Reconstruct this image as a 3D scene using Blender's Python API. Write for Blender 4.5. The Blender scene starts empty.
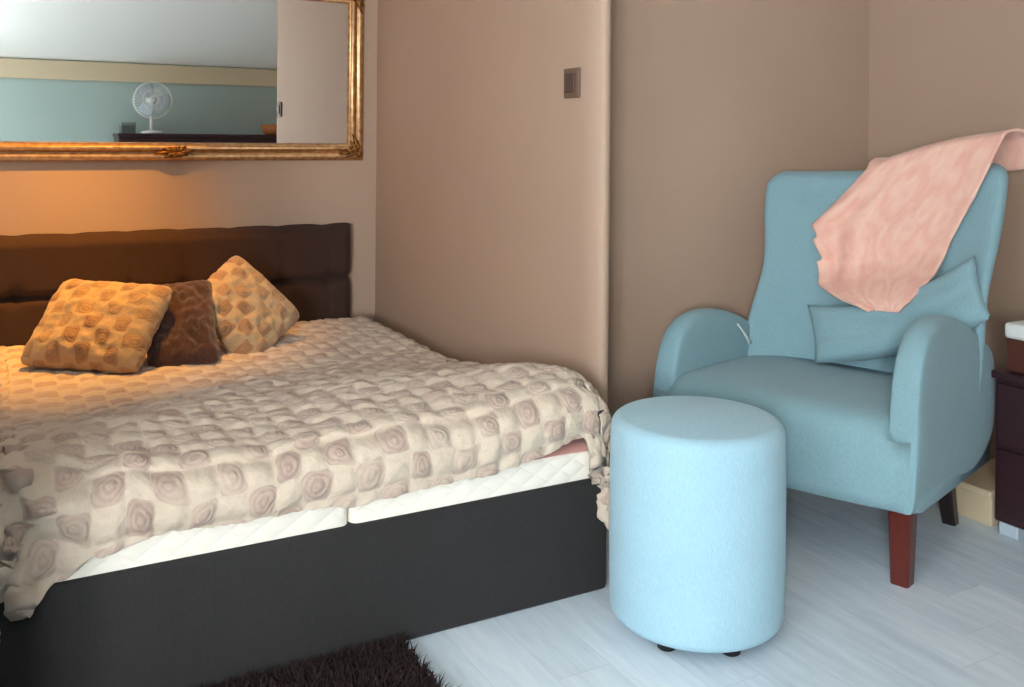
import bpy, bmesh, math, random
import numpy as np
from math import radians, sin, cos, pi, sqrt
from mathutils import Vector, Matrix
from mathutils import noise as mnoise

random.seed(7)
SC = bpy.context.scene
COL = SC.collection

# ---------------------------------------------------------------- camera
cam_d = bpy.data.cameras.new('camera')
cam_d.sensor_width = 36.0
cam_d.lens = 950.0 / 1024.0 * 36.0
cam_d.shift_y = -(343.5 - 140.0) / 1024.0
cam_d.clip_start = 0.02
cam = bpy.data.objects.new('camera', cam_d)
COL.objects.link(cam)
CAM_YAW, CAM_ROLL = radians(28.8), radians(0.5)
cam.matrix_world = (Matrix.Translation((0, 0, 1.16)) @ Matrix.Rotation(-CAM_YAW, 4, 'Z')
                    @ Matrix.Rotation(pi / 2, 4, 'X') @ Matrix.Rotation(CAM_ROLL, 4, 'Z'))
SC.camera = cam

# ---------------------------------------------------------------- colour management
SC.view_settings.view_transform = 'Standard'
SC.view_settings.look = 'None'
SC.view_settings.gamma = 1.0
SC.view_settings.use_curve_mapping = False
SC.view_settings.exposure = 0.30

# ---------------------------------------------------------------- world: overcast daylight sky
world = bpy.data.worlds.new('world')
SC.world = world
world.use_nodes = True
wn = world.node_tree.nodes
wn.clear()
w_out = wn.new('ShaderNodeOutputWorld')
w_bg = wn.new('ShaderNodeBackground')
w_bg.inputs['Color'].default_value = (0.62, 0.80, 1.0, 1)
w_bg.inputs['Strength'].default_value = 1.5
world.node_tree.links.new(w_bg.outputs[0], w_out.inputs[0])

# ---------------------------------------------------------------- lights
def area_light(name, loc, target, sx, sy, power, color, spread=180):
    d = bpy.data.lights.new(name, 'AREA')
    d.shape = 'RECTANGLE'
    d.size, d.size_y = sx, sy
    d.energy = power
    d.color = color
    d.spread = radians(spread)
    o = bpy.data.objects.new(name, d)
    COL.objects.link(o)
    o.location = loc
    o.rotation_euler = (Vector(target) - Vector(loc)).to_track_quat('-Z', 'Y').to_euler()
    return o

# daylight arriving through the window in the left wall
area_light('window_daylight', (-1.86, -0.15, 1.45), (0.0, -0.15, 1.40), 1.55, 1.25, 46, (0.84, 0.93, 1.0))
area_light('rear_window_daylight', (-1.26, -1.36, 1.27), (-1.26, 0.0, 1.22), 0.74, 0.74, 195, (0.94, 0.97, 1.0))
# warm ceiling spot over the head of the bed
sp = bpy.data.lights.new('bed_spot_light', 'SPOT')
sp.energy = 290
sp.color = (1.0, 0.43, 0.03)
sp.spot_size = radians(66)
sp.spot_blend = 1.0
sp.shadow_soft_size = 0.05
spo = bpy.data.objects.new('bed_spot_light', sp)
COL.objects.link(spo)
spo.location = (0.33, 3.33, 2.255)
spo.rotation_euler = (Vector((0.22, 3.70, 0.60)) - Vector(spo.location)).to_track_quat('-Z', 'Y').to_euler()

# ---------------------------------------------------------------- node helpers
def srgb(r, g, b):
    def f(c):
        c /= 255.0
        return c / 12.92 if c <= 0.04045 else ((c + 0.055) / 1.055) ** 2.4
    return (f(r), f(g), f(b), 1.0)

class NT:
    def __init__(self, name):
        self.m = bpy.data.materials.new(name)
        self.m.use_nodes = True
        self.t = self.m.node_tree
        self.n = self.t.nodes
        self.bsdf = self.n['Principled BSDF']
    def new(self, kind, **kw):
        nd = self.n.new(kind)
        for k, v in kw.items():
            setattr(nd, k, v)
        return nd
    def link(self, a, b):
        self.t.links.new(a, b)
    def put(self, sock, v):
        if hasattr(v, 'links') or hasattr(v, 'is_linked'):
            self.link(v, sock)
        else:
            sock.default_value = v
    def math(self, op, a, b=None, c=None):
        nd = self.new('ShaderNodeMath', operation=op)
        self.put(nd.inputs[0], a)
        if b is not None:
            self.put(nd.inputs[1], b)
        if c is not None:
            self.put(nd.inputs[2], c)
        return nd.outputs[0]
    def mix(self, fac, a, b):
        nd = self.new('ShaderNodeMix', data_type='RGBA')
        self.put(nd.inputs[0], fac)
        self.put(nd.inputs[6], a)
        self.put(nd.inputs[7], b)
        return nd.outputs[2]
    def coord(self, which='Object'):
        return self.new('ShaderNodeTexCoord').outputs[which]
    def scale(self, vec, s):
        nd = self.new('ShaderNodeMapping')
        self.link(vec, nd.inputs[0])
        nd.inputs['Scale'].default_value = s
        return nd.outputs[0]
    def noise(self, vec, s, detail=2.0, rough=0.5):
        nd = self.new('ShaderNodeTexNoise')
        if vec is not None:
            self.link(vec, nd.inputs['Vector'])
        nd.inputs['Scale'].default_value = s
        nd.inputs['Detail'].default_value = detail
        nd.inputs['Roughness'].default_value = rough
        return nd
    def ramp(self, fac, stops):
        nd = self.new('ShaderNodeValToRGB')
        self.link(fac, nd.inputs[0])
        cr = nd.color_ramp
        while len(cr.elements) < len(stops):
            cr.elements.new(0.5)
        for e, (p, c) in zip(cr.elements, stops):
            e.position = p
            e.color = c
        return nd.outputs[0]
    def bump(self, height, strength=0.3, dist=0.01, normal=None):
        nd = self.new('ShaderNodeBump')
        self.link(height, nd.inputs['Height'])
        nd.inputs['Strength'].default_value = strength
        nd.inputs['Distance'].default_value = dist
        if normal is not None:
            self.link(normal, nd.inputs['Normal'])
        return nd.outputs[0]
    def fin(self, color=None, rough=None, normal=None, **kw):
        b = self.bsdf
        if color is not None:
            self.put(b.inputs['Base Color'], color)
        if rough is not None:
            self.put(b.inputs['Roughness'], rough)
        if normal is not None:
            self.link(normal, b.inputs['Normal'])
        for k, v in kw.items():
            b.inputs[k.replace('_', ' ')].default_value = v
        return self.m

def mat_paint(name, c, rough=0.75, mottling=0.05):
    t = NT(name)
    co = t.coord()
    n = t.noise(co, 2.2, 4)
    dark = tuple(x * (1 - mottling) for x in c[:3]) + (1,)
    lite = tuple(min(1, x * (1 + mottling)) for x in c[:3]) + (1,)
    col = t.mix(n.outputs[0], dark, lite)
    fine = t.noise(co, 240, 2)
    return t.fin(col, rough, t.bump(fine.outputs[0], 0.12, 0.002))

def mat_fabric(name, c, weave=420.0, strength=0.35, var=0.10, sheen=0.15):
    t = NT(name)
    co = t.coord()
    n1 = t.noise(t.scale(co, (1, 1, 6)), weave * 0.6, 2)
    n2 = t.noise(t.scale(co, (6, 6, 1)), weave * 0.25, 2)
    thread = t.math('ADD', n1.outputs[0], n2.outputs[0])
    big = t.noise(co, 9, 3)
    dark = tuple(x * (1 - var * 2) for x in c[:3]) + (1,)
    lite = tuple(min(1, x * (1 + var * 2)) for x in c[:3]) + (1,)
    fac = t.math('MULTIPLY_ADD', thread, 0.9, -0.4)
    fac = t.math('ADD', fac, t.math('MULTIPLY_ADD', big.outputs[0], 0.3, -0.15))
    nd = t.new('ShaderNodeClamp')
    t.link(fac, nd.inputs[0])
    col = t.mix(nd.outputs[0], dark, lite)
    return t.fin(col, 0.9, t.bump(thread, strength, 0.0015), Sheen_Weight=sheen, Specular_IOR_Level=0.2)

def mat_wood(name, c1, c2, rough=0.35, sc=(1, 1, 0.08), s=60):
    t = NT(name)
    co = t.scale(t.coord(), sc)
    n = t.noise(co, s, 4, 0.6)
    return t.fin(t.mix(n.outputs[0], c1, c2), rough, t.bump(n.outputs[0], 0.08, 0.002))

def mat_plain(name, c, rough=0.5, **kw):
    t = NT(name)
    n = t.noise(t.coord(), 35, 2)
    d = tuple(x * 0.93 for x in c[:3]) + (1,)
    return t.fin(t.mix(n.outputs[0], d, c), rough, **kw)

def mat_plush(name, c_light, c_dark, cell, uvname='UVMap', fleece=1.0):
    """Plush cloth with a checker of rounded, swirl-embossed squares."""
    t = NT(name)
    uv = t.new('ShaderNodeUVMap', uv_map=uvname).outputs[0]
    warp = t.noise(uv, 9.0, 2)
    sub = t.new('ShaderNodeVectorMath', operation='SUBTRACT')
    t.link(warp.outputs['Color'], sub.inputs[0])
    sub.inputs[1].default_value = (0.5, 0.5, 0.5)
    sc = t.new('ShaderNodeVectorMath', operation='SCALE')
    t.link(sub.outputs[0], sc.inputs[0])
    sc.inputs['Scale'].default_value = cell * 0.9
    add = t.new('ShaderNodeVectorMath', operation='ADD')
    t.link(uv, add.inputs[0])
    t.link(sc.outputs[0], add.inputs[1])
    sep = t.new('ShaderNodeSeparateXYZ')
    t.link(add.outputs[0], sep.inputs[0])
    u = t.math('DIVIDE', sep.outputs[0], cell)
    v = t.math('DIVIDE', sep.outputs[1], cell)
    # checker parity
    par = t.math('FLOORED_MODULO', t.math('ADD', t.math('FLOOR', u), t.math('FLOOR', v)), 2.0)
    fu = t.math('SUBTRACT', t.math('FRACT', u), 0.5)
    fv = t.math('SUBTRACT', t.math('FRACT', v), 0.5)
    r = t.math('SQRT', t.math('ADD', t.math('MULTIPLY', fu, fu), t.math('MULTIPLY', fv, fv)))
    p4 = t.math('POWER', t.math('ADD', t.math('POWER', t.math('ABSOLUTE', fu), 4.0),
                               t.math('POWER', t.math('ABSOLUTE', fv), 4.0)), 0.25)
    edge = t.math('SUBTRACT', 1.0, t.math('SMOOTH_MIN', 1.0, t.math('MULTIPLY', p4, 2.05), 0.1))
    mask = t.new('ShaderNodeMapRange', interpolation_type='SMOOTHSTEP')
    t.link(p4, mask.inputs[0])
    mask.inputs[1].default_value = 0.56
    mask.inputs[2].default_value = 0.44
    mask.inputs[3].default_value = 0.0
    mask.inputs[4].default_value = 1.0
    swirl = t.noise(uv, 28.0, 2)
    rings = t.math('SINE', t.math('MULTIPLY_ADD', swirl.outputs[0], 7.0, t.math('MULTIPLY', r, 30.0)))
    lint = t.noise(uv, 60, 4, 0.65)
    patch = t.noise(uv, 5.0, 3)
    fade = t.new('ShaderNodeMapRange')
    t.link(patch.outputs[0], fade.inputs[0])
    fade.inputs[1].default_value = 0.32
    fade.inputs[2].default_value = 0.64
    fade.inputs[3].default_value = 0.30
    fade.inputs[4].default_value = 1.0
    darkf = t.math('MULTIPLY', t.math('MULTIPLY', mask.outputs[0], par), fade.outputs[0])
    darkf = t.math('MULTIPLY', darkf, t.math('MULTIPLY_ADD', rings, 0.16, 0.84))
    darkf = t.math('MULTIPLY', darkf, t.math('MULTIPLY_ADD', lint.outputs[0], 0.9, 0.52))
    cl = t.new('ShaderNodeClamp')
    t.link(darkf, cl.inputs[0])
    lite = t.mix(lint.outputs[0], tuple(x * 0.86 for x in c_light[:3]) + (1,), c_light)
    col = t.mix(cl.outputs[0], lite, c_dark)
    hgt = t.math('MULTIPLY_ADD', edge, 0.9, t.math('MULTIPLY', t.math('MULTIPLY', rings, par), 0.10))
    hgt = t.math('ADD', hgt, t.math('MULTIPLY', lint.outputs[0], 0.7 * fleece))
    return t.fin(col, 0.95, t.bump(hgt, 0.75, 0.007), Sheen_Weight=0.25, Specular_IOR_Level=0.1)

# ---------------------------------------------------------------- mesh helpers
def link_obj(name, me, mat, parent=None, smooth=True):
    o = bpy.data.objects.new(name, me)
    COL.objects.link(o)
    if mat is not None:
        me.materials.append(mat)
    if smooth:
        for p in me.polygons:
            p.use_smooth = True
    if parent is not None:
        o.parent = parent
    return o

def mesh(name, verts, faces, mat, parent=None, smooth=True, uvs=None):
    me = bpy.data.meshes.new(name)
    me.from_pydata([tuple(v) for v in verts], [], faces)
    me.update()
    if uvs is not None:
        ul = me.uv_layers.new(name='UVMap')
        for lp in me.loops:
            ul.data[lp.index].uv = uvs[lp.vertex_index]
    return link_obj(name, me, mat, parent, smooth)

def bm_obj(name, bm, mat, parent=None, smooth=False):
    bmesh.ops.recalc_face_normals(bm, faces=bm.faces)
    me = bpy.data.meshes.new(name)
    bm.to_mesh(me)
    bm.free()
    return link_obj(name, me, mat, parent, smooth)

def bm_box(bm, lo, hi, bevel=0.0, seg=3):
    vs = [bm.verts.new((x, y, z)) for x in (lo[0], hi[0]) for y in (lo[1], hi[1]) for z in (lo[2], hi[2])]
    fs = [(0, 1, 3, 2), (4, 6, 7, 5), (0, 4, 5, 1), (2, 3, 7, 6), (0, 2, 6, 4), (1, 5, 7, 3)]
    faces = [bm.faces.new([vs[i] for i in f]) for f in fs]
    if bevel > 0:
        edges = list({e for f in faces for e in f.edges})
        bmesh.ops.bevel(bm, geom=edges, offset=bevel, segments=seg, affect='EDGES', profile=0.5)

def box(name, lo, hi, mat, parent=None, bevel=0.0, seg=3, smooth=False):
    bm = bmesh.new()
    bm_box(bm, lo, hi, bevel, seg)
    o = bm_obj(name, bm, mat, parent, smooth)
    return o

def loft(name, sections, mat, parent=None, cap=True, closed=True, subd=0, smooth=True):
    n = len(sections[0])
    verts = [p for s in sections for p in s]
    faces = []
    for i in range(len(sections) - 1):
        rng = n if closed else n - 1
        for j in range(rng):
            k = (j + 1) % n
            faces.append((i * n + j, i * n + k, (i + 1) * n + k, (i + 1) * n + j))
    if cap and closed:
        faces.append(tuple(range(n - 1, -1, -1)))
        b = (len(sections) - 1) * n
        faces.append(tuple(range(b, b + n)))
    bm = bmesh.new()
    vs = [bm.verts.new(p) for p in verts]
    for f in faces:
        bm.faces.new([vs[i] for i in f])
    o = bm_obj(name, bm, mat, parent, smooth)
    if subd:
        m = o.modifiers.new('subd', 'SUBSURF')
        m.levels = m.render_levels = subd
    return o

def lathe(name, prof, mat, parent=None, n=64, center=(0, 0, 0), smooth=True, cap=True):
    secs = []
    for r, z in prof:
        secs.append([(center[0] + r * cos(2 * pi * k / n), center[1] + r * sin(2 * pi * k / n), center[2] + z) for k in range(n)])
    return loft(name, secs, mat, parent, cap, True, 0, smooth)

def tube_bm(bm, pts, r, n=8, closed=False):
    pts = [Vector(p) for p in pts]
    rings = []
    m = len(pts)
    for i, p in enumerate(pts):
        a = pts[(i - 1) % m] if (closed or i > 0) else p
        b = pts[(i + 1) % m] if (closed or i < m - 1) else p
        t = (b - a).normalized()
        up = Vector((0, 0, 1)) if abs(t.z) < 0.9 else Vector((1, 0, 0))
        s = t.cross(up).normalized()
        w = t.cross(s).normalized()
        rr = r[i] if isinstance(r, (list, tuple)) else r
        rings.append([bm.verts.new(p + s * rr * cos(2 * pi * k / n) + w * rr * sin(2 * pi * k / n)) for k in range(n)])
    for i in range(m if closed else m - 1):
        A, B = rings[i], rings[(i + 1) % m]
        for k in range(n):
            bm.faces.new((A[k], A[(k + 1) % n], B[(k + 1) % n], B[k]))
    if not closed:
        bm.faces.new(rings[0][::-1])
        bm.faces.new(rings[-1])

def sstep(a, b, x):
    t = max(0.0, min(1.0, (x - a) / (b - a)))
    return t * t * (3 - 2 * t)

def lerp_tab(tab, x):
    if x <= tab[0][0]:
        return tab[0][1]
    for (x0, y0), (x1, y1) in zip(tab, tab[1:]):
        if x <= x1:
            t = (x - x0) / (x1 - x0)
            return y0 + (y1 - y0) * t
    return tab[-1][1]

def smooth_tab(tab, x):
    if x <= tab[0][0]:
        return tab[0][1]
    for (x0, y0), (x1, y1) in zip(tab, tab[1:]):
        if x <= x1:
            t = sstep(x0, x1, x)
            return y0 + (y1 - y0) * t
    return tab[-1][1]

def N3(x, y, z=0.0):
    return mnoise.noise(Vector((x, y, z)))

def tag(o, label, cat, group=None):
    o['label'] = label
    o['category'] = cat
    if group:
        o['group'] = group
    return o

def thing(name, label, cat, loc=(0, 0, 0), group=None, mat4=None):
    o = bpy.data.objects.new(name, None)
    COL.objects.link(o)
    if mat4 is not None:
        o.matrix_world = mat4
    else:
        o.location = loc
    o.empty_display_size = 0.1
    return tag(o, label, cat, group)

def struct(o):
    o['kind'] = 'structure'
    return o

# ---------------------------------------------------------------- materials
M_WALL = mat_paint('warm_taupe_paint', srgb(181, 155, 135))
M_TEAL = mat_paint('pale_teal_paint', srgb(172, 190, 184))
M_WHITE = mat_paint('white_ceiling_paint', srgb(246, 244, 238), 0.8, 0.02)
M_CREAM = mat_paint('cream_trim_paint', srgb(214, 196, 164), 0.5, 0.04)
M_BLUE = mat_fabric('pale_blue_upholstery', srgb(136, 171, 180), 330, 0.5, 0.10)
M_POUF = mat_fabric('light_blue_upholstery', srgb(164, 202, 217), 330, 0.5, 0.08)
M_BEDF = mat_fabric('charcoal_upholstery', srgb(47, 46, 46), 300, 0.35, 0.12, 0.05)
M_HEAD = mat_fabric('dark_brown_headboard_cloth', srgb(62, 44, 36), 300, 0.35, 0.1, 0.05)
M_LEG = mat_wood('mahogany', srgb(78, 26, 20), srgb(108, 42, 30), 0.28)
M_DARKLEG = mat_wood('dark_stained_leg', srgb(30, 20, 20), srgb(44, 28, 26), 0.35)
M_NIGHT = mat_wood('dark_plum_brown_wood', srgb(44, 26, 32), srgb(62, 36, 40), 0.3, (1, 0.08, 1))
M_BLACK = mat_plain('black_plastic', srgb(22, 22, 24), 0.5)
M_PLASTIC = mat_plain('white_plastic', srgb(236, 236, 232), 0.4)
M_GREYFOOT = mat_plain('pale_grey_foot', srgb(190, 205, 215), 0.5)
M_REDBOX = mat_wood('reddish_brown_box', srgb(66, 32, 26), srgb(96, 50, 36), 0.5)
M_PINK = mat_fabric('pink_sheet_cotton', srgb(222, 162, 154), 500, 0.2, 0.04)
M_PLUSH = mat_plush('cream_and_mauve_plush', srgb(212, 196, 176), srgb(172, 148, 136), 0.060)
M_CUSH = mat_plush('cream_and_tan_cushion_plush', srgb(188, 162, 126), srgb(144, 106, 76), 0.050)

def mat_brownplush():
    t = NT('dark_brown_plush')
    co = t.coord()
    n = t.noise(co, 90, 4, 0.7)
    b = t.noise(co, 14, 3)
    f = t.math('ADD', t.math('MULTIPLY', n.outputs[0], 0.5), t.math('MULTIPLY', b.outputs[0], 0.5))
    return t.fin(t.ramp(f, [(0.3, srgb(40, 22, 16)), (0.7, srgb(82, 48, 34))]), 0.95, t.bump(f, 0.8, 0.01), Sheen_Weight=0.3)
M_BROWN = mat_brownplush()

def mat_mattress():
    t = NT('white_quilted_ticking')
    co = t.coord()
    sep = t.new('ShaderNodeSeparateXYZ')
    t.link(co, sep.inputs[0])
    d1 = t.math('SINE', t.math('MULTIPLY', t.math('ADD', sep.outputs[0], t.math('MULTIPLY', sep.outputs[2], 1.6)), 42.0))
    d2 = t.math('SINE', t.math('MULTIPLY', t.math('SUBTRACT', sep.outputs[0], t.math('MULTIPLY', sep.outputs[2], 1.6)), 42.0))
    q = t.math('SQRT', t.math('ABSOLUTE', t.math('MULTIPLY', d1, d2)))
    n = t.noise(co, 160, 2)
    h = t.math('ADD', q, t.math('MULTIPLY', n.outputs[0], 0.15))
    return t.fin(srgb(240, 235, 222), 0.85, t.bump(h, 0.35, 0.008))
M_MATT = mat_mattress()

def mat_floor():
    t = NT('pale_grey_laminate')
    co = t.coord()
    sep = t.new('ShaderNodeSeparateXYZ')
    t.link(co, sep.inputs[0])
    W, L = 0.135, 1.25
    row = t.math('FLOOR', t.math('DIVIDE', sep.outputs[0], W))
    wn_ = t.new('ShaderNodeTexWhiteNoise', noise_dimensions='1D')
    t.link(row, wn_.inputs['W'])
    along = t.math('DIVIDE', t.math('ADD', sep.outputs[1], t.math('MULTIPLY', wn_.outputs['Value'], 5.0)), L)
    idx = t.math('ADD', t.math('MULTIPLY', row, 17.3), t.math('FLOOR', along))
    wn2 = t.new('ShaderNodeTexWhiteNoise', noise_dimensions='1D')
    t.link(idx, wn2.inputs['W'])
    comb = t.new('ShaderNodeCombineXYZ')
    t.link(t.math('MULTIPLY', sep.outputs[0], 1.0), comb.inputs[0])
    t.link(t.math('MULTIPLY', sep.outputs[1], 0.12), comb.inputs[1])
    t.link(t.math('MULTIPLY', idx, 3.1), comb.inputs[2])
    grain = t.noise(comb.outputs[0], 26, 5, 0.62)
    streak = t.noise(comb.outputs[0], 90, 2)
    f = t.math('ADD', t.math('MULTIPLY', grain.outputs[0], 0.75), t.math('MULTIPLY', streak.outputs[0], 0.25))
    f = t.math('ADD', f, t.math('MULTIPLY_ADD', wn2.outputs['Value'], 0.16, -0.08))
    col = t.ramp(f, [(0.28, srgb(200, 213, 223)), (0.5, srgb(217, 230, 239)), (0.7, srgb(230, 240, 247))])
    gx = t.math('ABSOLUTE', t.math('SUBTRACT', t.math('FRACT', t.math('DIVIDE', sep.outputs[0], W)), 0.5))
    gy = t.math('ABSOLUTE', t.math('SUBTRACT', t.math('FRACT', along), 0.5))
    gap = t.math('MAXIMUM', t.math('GREATER_THAN', gx, 0.492), t.math('GREATER_THAN', gy, 0.4988))
    col = t.mix(t.math('MULTIPLY', gap, 0.2), col, srgb(150, 150, 148))
    h = t.math('SUBTRACT', t.math('MULTIPLY', grain.outputs[0], 0.3), gap)
    return t.fin(col, 0.42, t.bump(h, 0.12, 0.002))
M_FLOOR = mat_floor()

def mat_gold():
    t = NT('antique_gold_leaf')
    n = t.noise(t.coord(), 40, 4)
    col = t.ramp(n.outputs[0], [(0.3, srgb(168, 124, 84)), (0.7, srgb(214, 172, 124))])
    return t.fin(col, 0.38, t.bump(n.outputs[0], 0.15, 0.003), Metallic=0.85)
M_GOLD = mat_gold()

def mat_gold_dark():
    t = NT('patinated_gold_relief')
    n = t.noise(t.coord(), 60, 4)
    col = t.ramp(n.outputs[0], [(0.3, srgb(84, 52, 26)), (0.7, srgb(168, 116, 58))])
    return t.fin(col, 0.4, None, Metallic=0.75)
M_GOLD2 = mat_gold_dark()

def mat_mirror():
    t = NT('silvered_mirror_glass')
    n = t.noise(t.coord(), 3, 1)
    return t.fin(t.mix(n.outputs[0], (0.78, 0.80, 0.78, 1), (0.81, 0.82, 0.80, 1)), 0.012, None, Metallic=1.0)
M_MIRROR = mat_mirror()

def mat_throw():
    t = NT('salmon_rose_damask')
    uv = t.new('ShaderNodeUVMap', uv_map='UVMap').outputs[0]
    w = t.noise(uv, 12, 2)
    leafw = t.noise(uv, 22, 2)
    vo = t.new('ShaderNodeTexVoronoi', feature='F1')
    addv = t.new('ShaderNodeVectorMath', operation='ADD')
    t.link(uv, addv.inputs[0])
    scl = t.new('ShaderNodeVectorMath', operation='SCALE')
    t.link(w.outputs['Color'], scl.inputs[0])
    scl.inputs['Scale'].default_value = 0.03
    t.link(scl.outputs[0], addv.inputs[1])
    t.link(addv.outputs[0], vo.inputs['Vector'])
    vo.inputs['Scale'].default_value = 9.0
    rings = t.math('SINE', t.math('MULTIPLY_ADD', leafw.outputs[0], 6.0, t.math('MULTIPLY', vo.outputs['Distance'], 16.0)))
    leaf = t.noise(uv, 34, 3, 0.6)
    f = t.math('ADD', t.math('MULTIPLY_ADD', rings, 0.17, 0.36), t.math('MULTIPLY_ADD', leaf.outputs[0], 0.9, -0.25))
    col = t.ramp(f, [(0.1, srgb(234, 172, 154)), (0.5, srgb(240, 188, 170)), (0.9, srgb(244, 203, 184))])
    fine = t.noise(uv, 400, 2)
    h = t.math('ADD', t.math('MULTIPLY', f, 0.4), t.math('MULTIPLY', fine.outputs[0], 0.3))
    return t.fin(col, 0.85, t.bump(h, 0.25, 0.003), Sheen_Weight=0.2)
M_THROW = mat_throw()

def mat_glass():
    t = NT('clear_window_glass')
    tr = t.new('ShaderNodeBsdfTransparent')
    gl = t.new('ShaderNodeBsdfGlossy')
    gl.inputs['Roughness'].default_value = 0.02
    mx = t.new('ShaderNodeMixShader')
    mx.inputs[0].default_value = 0.06
    t.link(tr.outputs[0], mx.inputs[1])
    t.link(gl.outputs[0], mx.inputs[2])
    t.link(mx.outputs[0], t.n['Material Output'].inputs[0])
    return t.m
M_GLASS = mat_glass()

# ---------------------------------------------------------------- room shell
XL, YB = -1.70, -1.20          # left wall, wall behind the camera
YH, XS, YC = 4.08, 1.54, 2.285  # head wall, bed-side wall, end of bed-side wall
YA, XR = 2.66, 3.10            # alcove wall behind the chair, right wall
ZC, ZK = 2.40, 1.84            # ceiling, eaves height behind the camera

struct(box('floor', (XL - 0.1, YB - 0.1, -0.1), (XR + 0.1, YH + 0.1, 0.0), M_FLOOR))

# ceiling: flat, sloping down to the eaves behind the camera
cv = []
for dz in (0.0, 0.08):
    for x in (XL - 0.1, XR + 0.1):
        cv += [(x, YB - 0.1, ZK - 0.04 + dz), (x, 0.3, ZC + dz), (x, YH + 0.1, ZC + dz)]
struct(mesh('ceiling', cv, [(0, 3, 4, 1), (1, 4, 5, 2), (6, 7, 10, 9), (7, 8, 11, 10), (0, 1, 7, 6), (1, 2, 8, 7),
                            (3, 9, 10, 4), (4, 10, 11, 5), (0, 6, 9, 3), (2, 5, 11, 8)], M_WHITE, smooth=False))
struct(box('wall_head', (XL - 0.1, YH, 0), (XS + 0.06, YH + 0.1, ZC), M_WALL))
struct(box('wall_alcove', (XS + 0.05, YA, 0), (XR + 0.1, YA + 0.1, ZC), M_WALL))
struct(box('wall_right', (XR, YB - 0.1, 0), (XR + 0.1, YA, ZC), M_WALL))
bm = bmesh.new()
VX0, VX1, VZ0, VZ1 = -1.66, -0.86, 0.88, 1.65
bm_box(bm, (XL - 0.1, YB - 0.1, 0), (VX0, YB, ZC))
bm_box(bm, (VX1, YB - 0.1, 0), (XR, YB, ZC))
bm_box(bm, (VX0, YB - 0.1, 0), (VX1, YB, VZ0))
bm_box(bm, (VX0, YB - 0.1, VZ1), (VX1, YB, ZC))
struct(bm_obj('wall_back', bm, M_TEAL))
bm = bmesh.new()
gy0, gy1 = YB - 0.08, YB - 0.02
for lo, hi in (((VX0, gy0, VZ0), (VX1, gy1, VZ0 + 0.05)), ((VX0, gy0, VZ1 - 0.05), (VX1, gy1, VZ1)),
               ((VX0, gy0, VZ0), (VX0 + 0.05, gy1, VZ1)), ((VX1 - 0.05, gy0, VZ0), (VX1, gy1, VZ1)),
               ((-1.285, gy0, VZ0), (-1.235, gy1, VZ1))):
    bm_box(bm, lo, hi, 0.006, 2)
win2 = struct(bm_obj('window_2', bm, M_PLASTIC))
box('window_pane', (VX0 + 0.04, YB - 0.055, VZ0 + 0.04), (VX1 - 0.04, YB - 0.049, VZ1 - 0.04), M_GLASS, win2)

# bed-side wall with a rounded free end
prof = [(XS, YH), (XS, YC + 0.095)]
for k in range(0, 19):
    a = pi - k / 18 * pi * 0.85
    prof.append((XS + 0.028 + 0.028 * cos(a), YC + 0.095 - 0.095 * sin(a) if a > pi / 2 else YC + 0.03 - 0.03 * sin(a)))
prof += [(XS + 0.056, YC + 0.03), (XS + 0.056, YH)]
sec0 = [(x, y, 0.0) for x, y in prof]
sec1 = [(x, y, ZC) for x, y in prof]
ws = struct(loft('wall_bedside', [sec0, sec1], M_WALL, smooth=True))
md = ws.modifiers.new('edges', 'EDGE_SPLIT')
md.split_angle = radians(40)

# left wall with its window opening
WY0, WY1, WZ0, WZ1 = -0.95, 0.65, 0.80, 2.10
bm = bmesh.new()
bm_box(bm, (XL - 0.1, YB - 0.1, 0), (XL, WY0, ZC))
bm_box(bm, (XL - 0.1, WY1, 0), (XL, YH, ZC))
bm_box(bm, (XL - 0.1, WY0, 0), (XL, WY1, WZ0))
bm_box(bm, (XL - 0.1, WY0, WZ1), (XL, WY1, ZC))
struct(bm_obj('wall_left', bm, M_WALL))
bm = bmesh.new()
fx0, fx1 = XL - 0.08, XL - 0.02
for lo, hi in (((fx0, WY0, WZ0), (fx1, WY1, WZ0 + 0.05)), ((fx0, WY0, WZ1 - 0.05), (fx1, WY1, WZ1)),
               ((fx0, WY0, WZ0), (fx1, WY0 + 0.05, WZ1)), ((fx0, WY1 - 0.05, WZ0), (fx1, WY1, WZ1)),
               ((fx0, -0.18, WZ0), (fx1, -0.12, WZ1))):
    bm_box(bm, lo, hi, 0.006, 2)
win = struct(bm_obj('window_1', bm, M_PLASTIC))
box('window_pane', (XL - 0.055, WY0 + 0.04, WZ0 + 0.04), (XL - 0.049, WY1 - 0.04, WZ1 - 0.04), M_GLASS, win)
struct(box('trim_1', (XL, YB - 0.002, 1.66), (XR, YB + 0.03, 1.83), M_CREAM, None, 0.01))
# boxed-in pale ledge along the foot of the right wall
bm = bmesh.new()
bm_box(bm, (2.665, 1.815, 0.0), (XR, 2.00, 0.095), 0.004, 2)
bm_box(bm, (2.655, 1.812, 0.085), (XR, 2.005, 0.11), 0.006, 2)
struct(bm_obj('baseboard_right', bm, M_CREAM))
struct(box('baseboard_alcove', (XS + 0.10, YA - 0.014, 0.0), (XR, YA, 0.09), M_CREAM, None, 0.004))
struct(box('trim_2', (XR - 0.014, 0.2, 0.0), (XR, 1.81, 0.09), M_CREAM, None, 0.004))
struct(box('baseboard_bedside', (XS - 0.014, YC + 0.05, 0.0), (XS, YH, 0.09), M_CREAM, None, 0.004))

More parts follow.
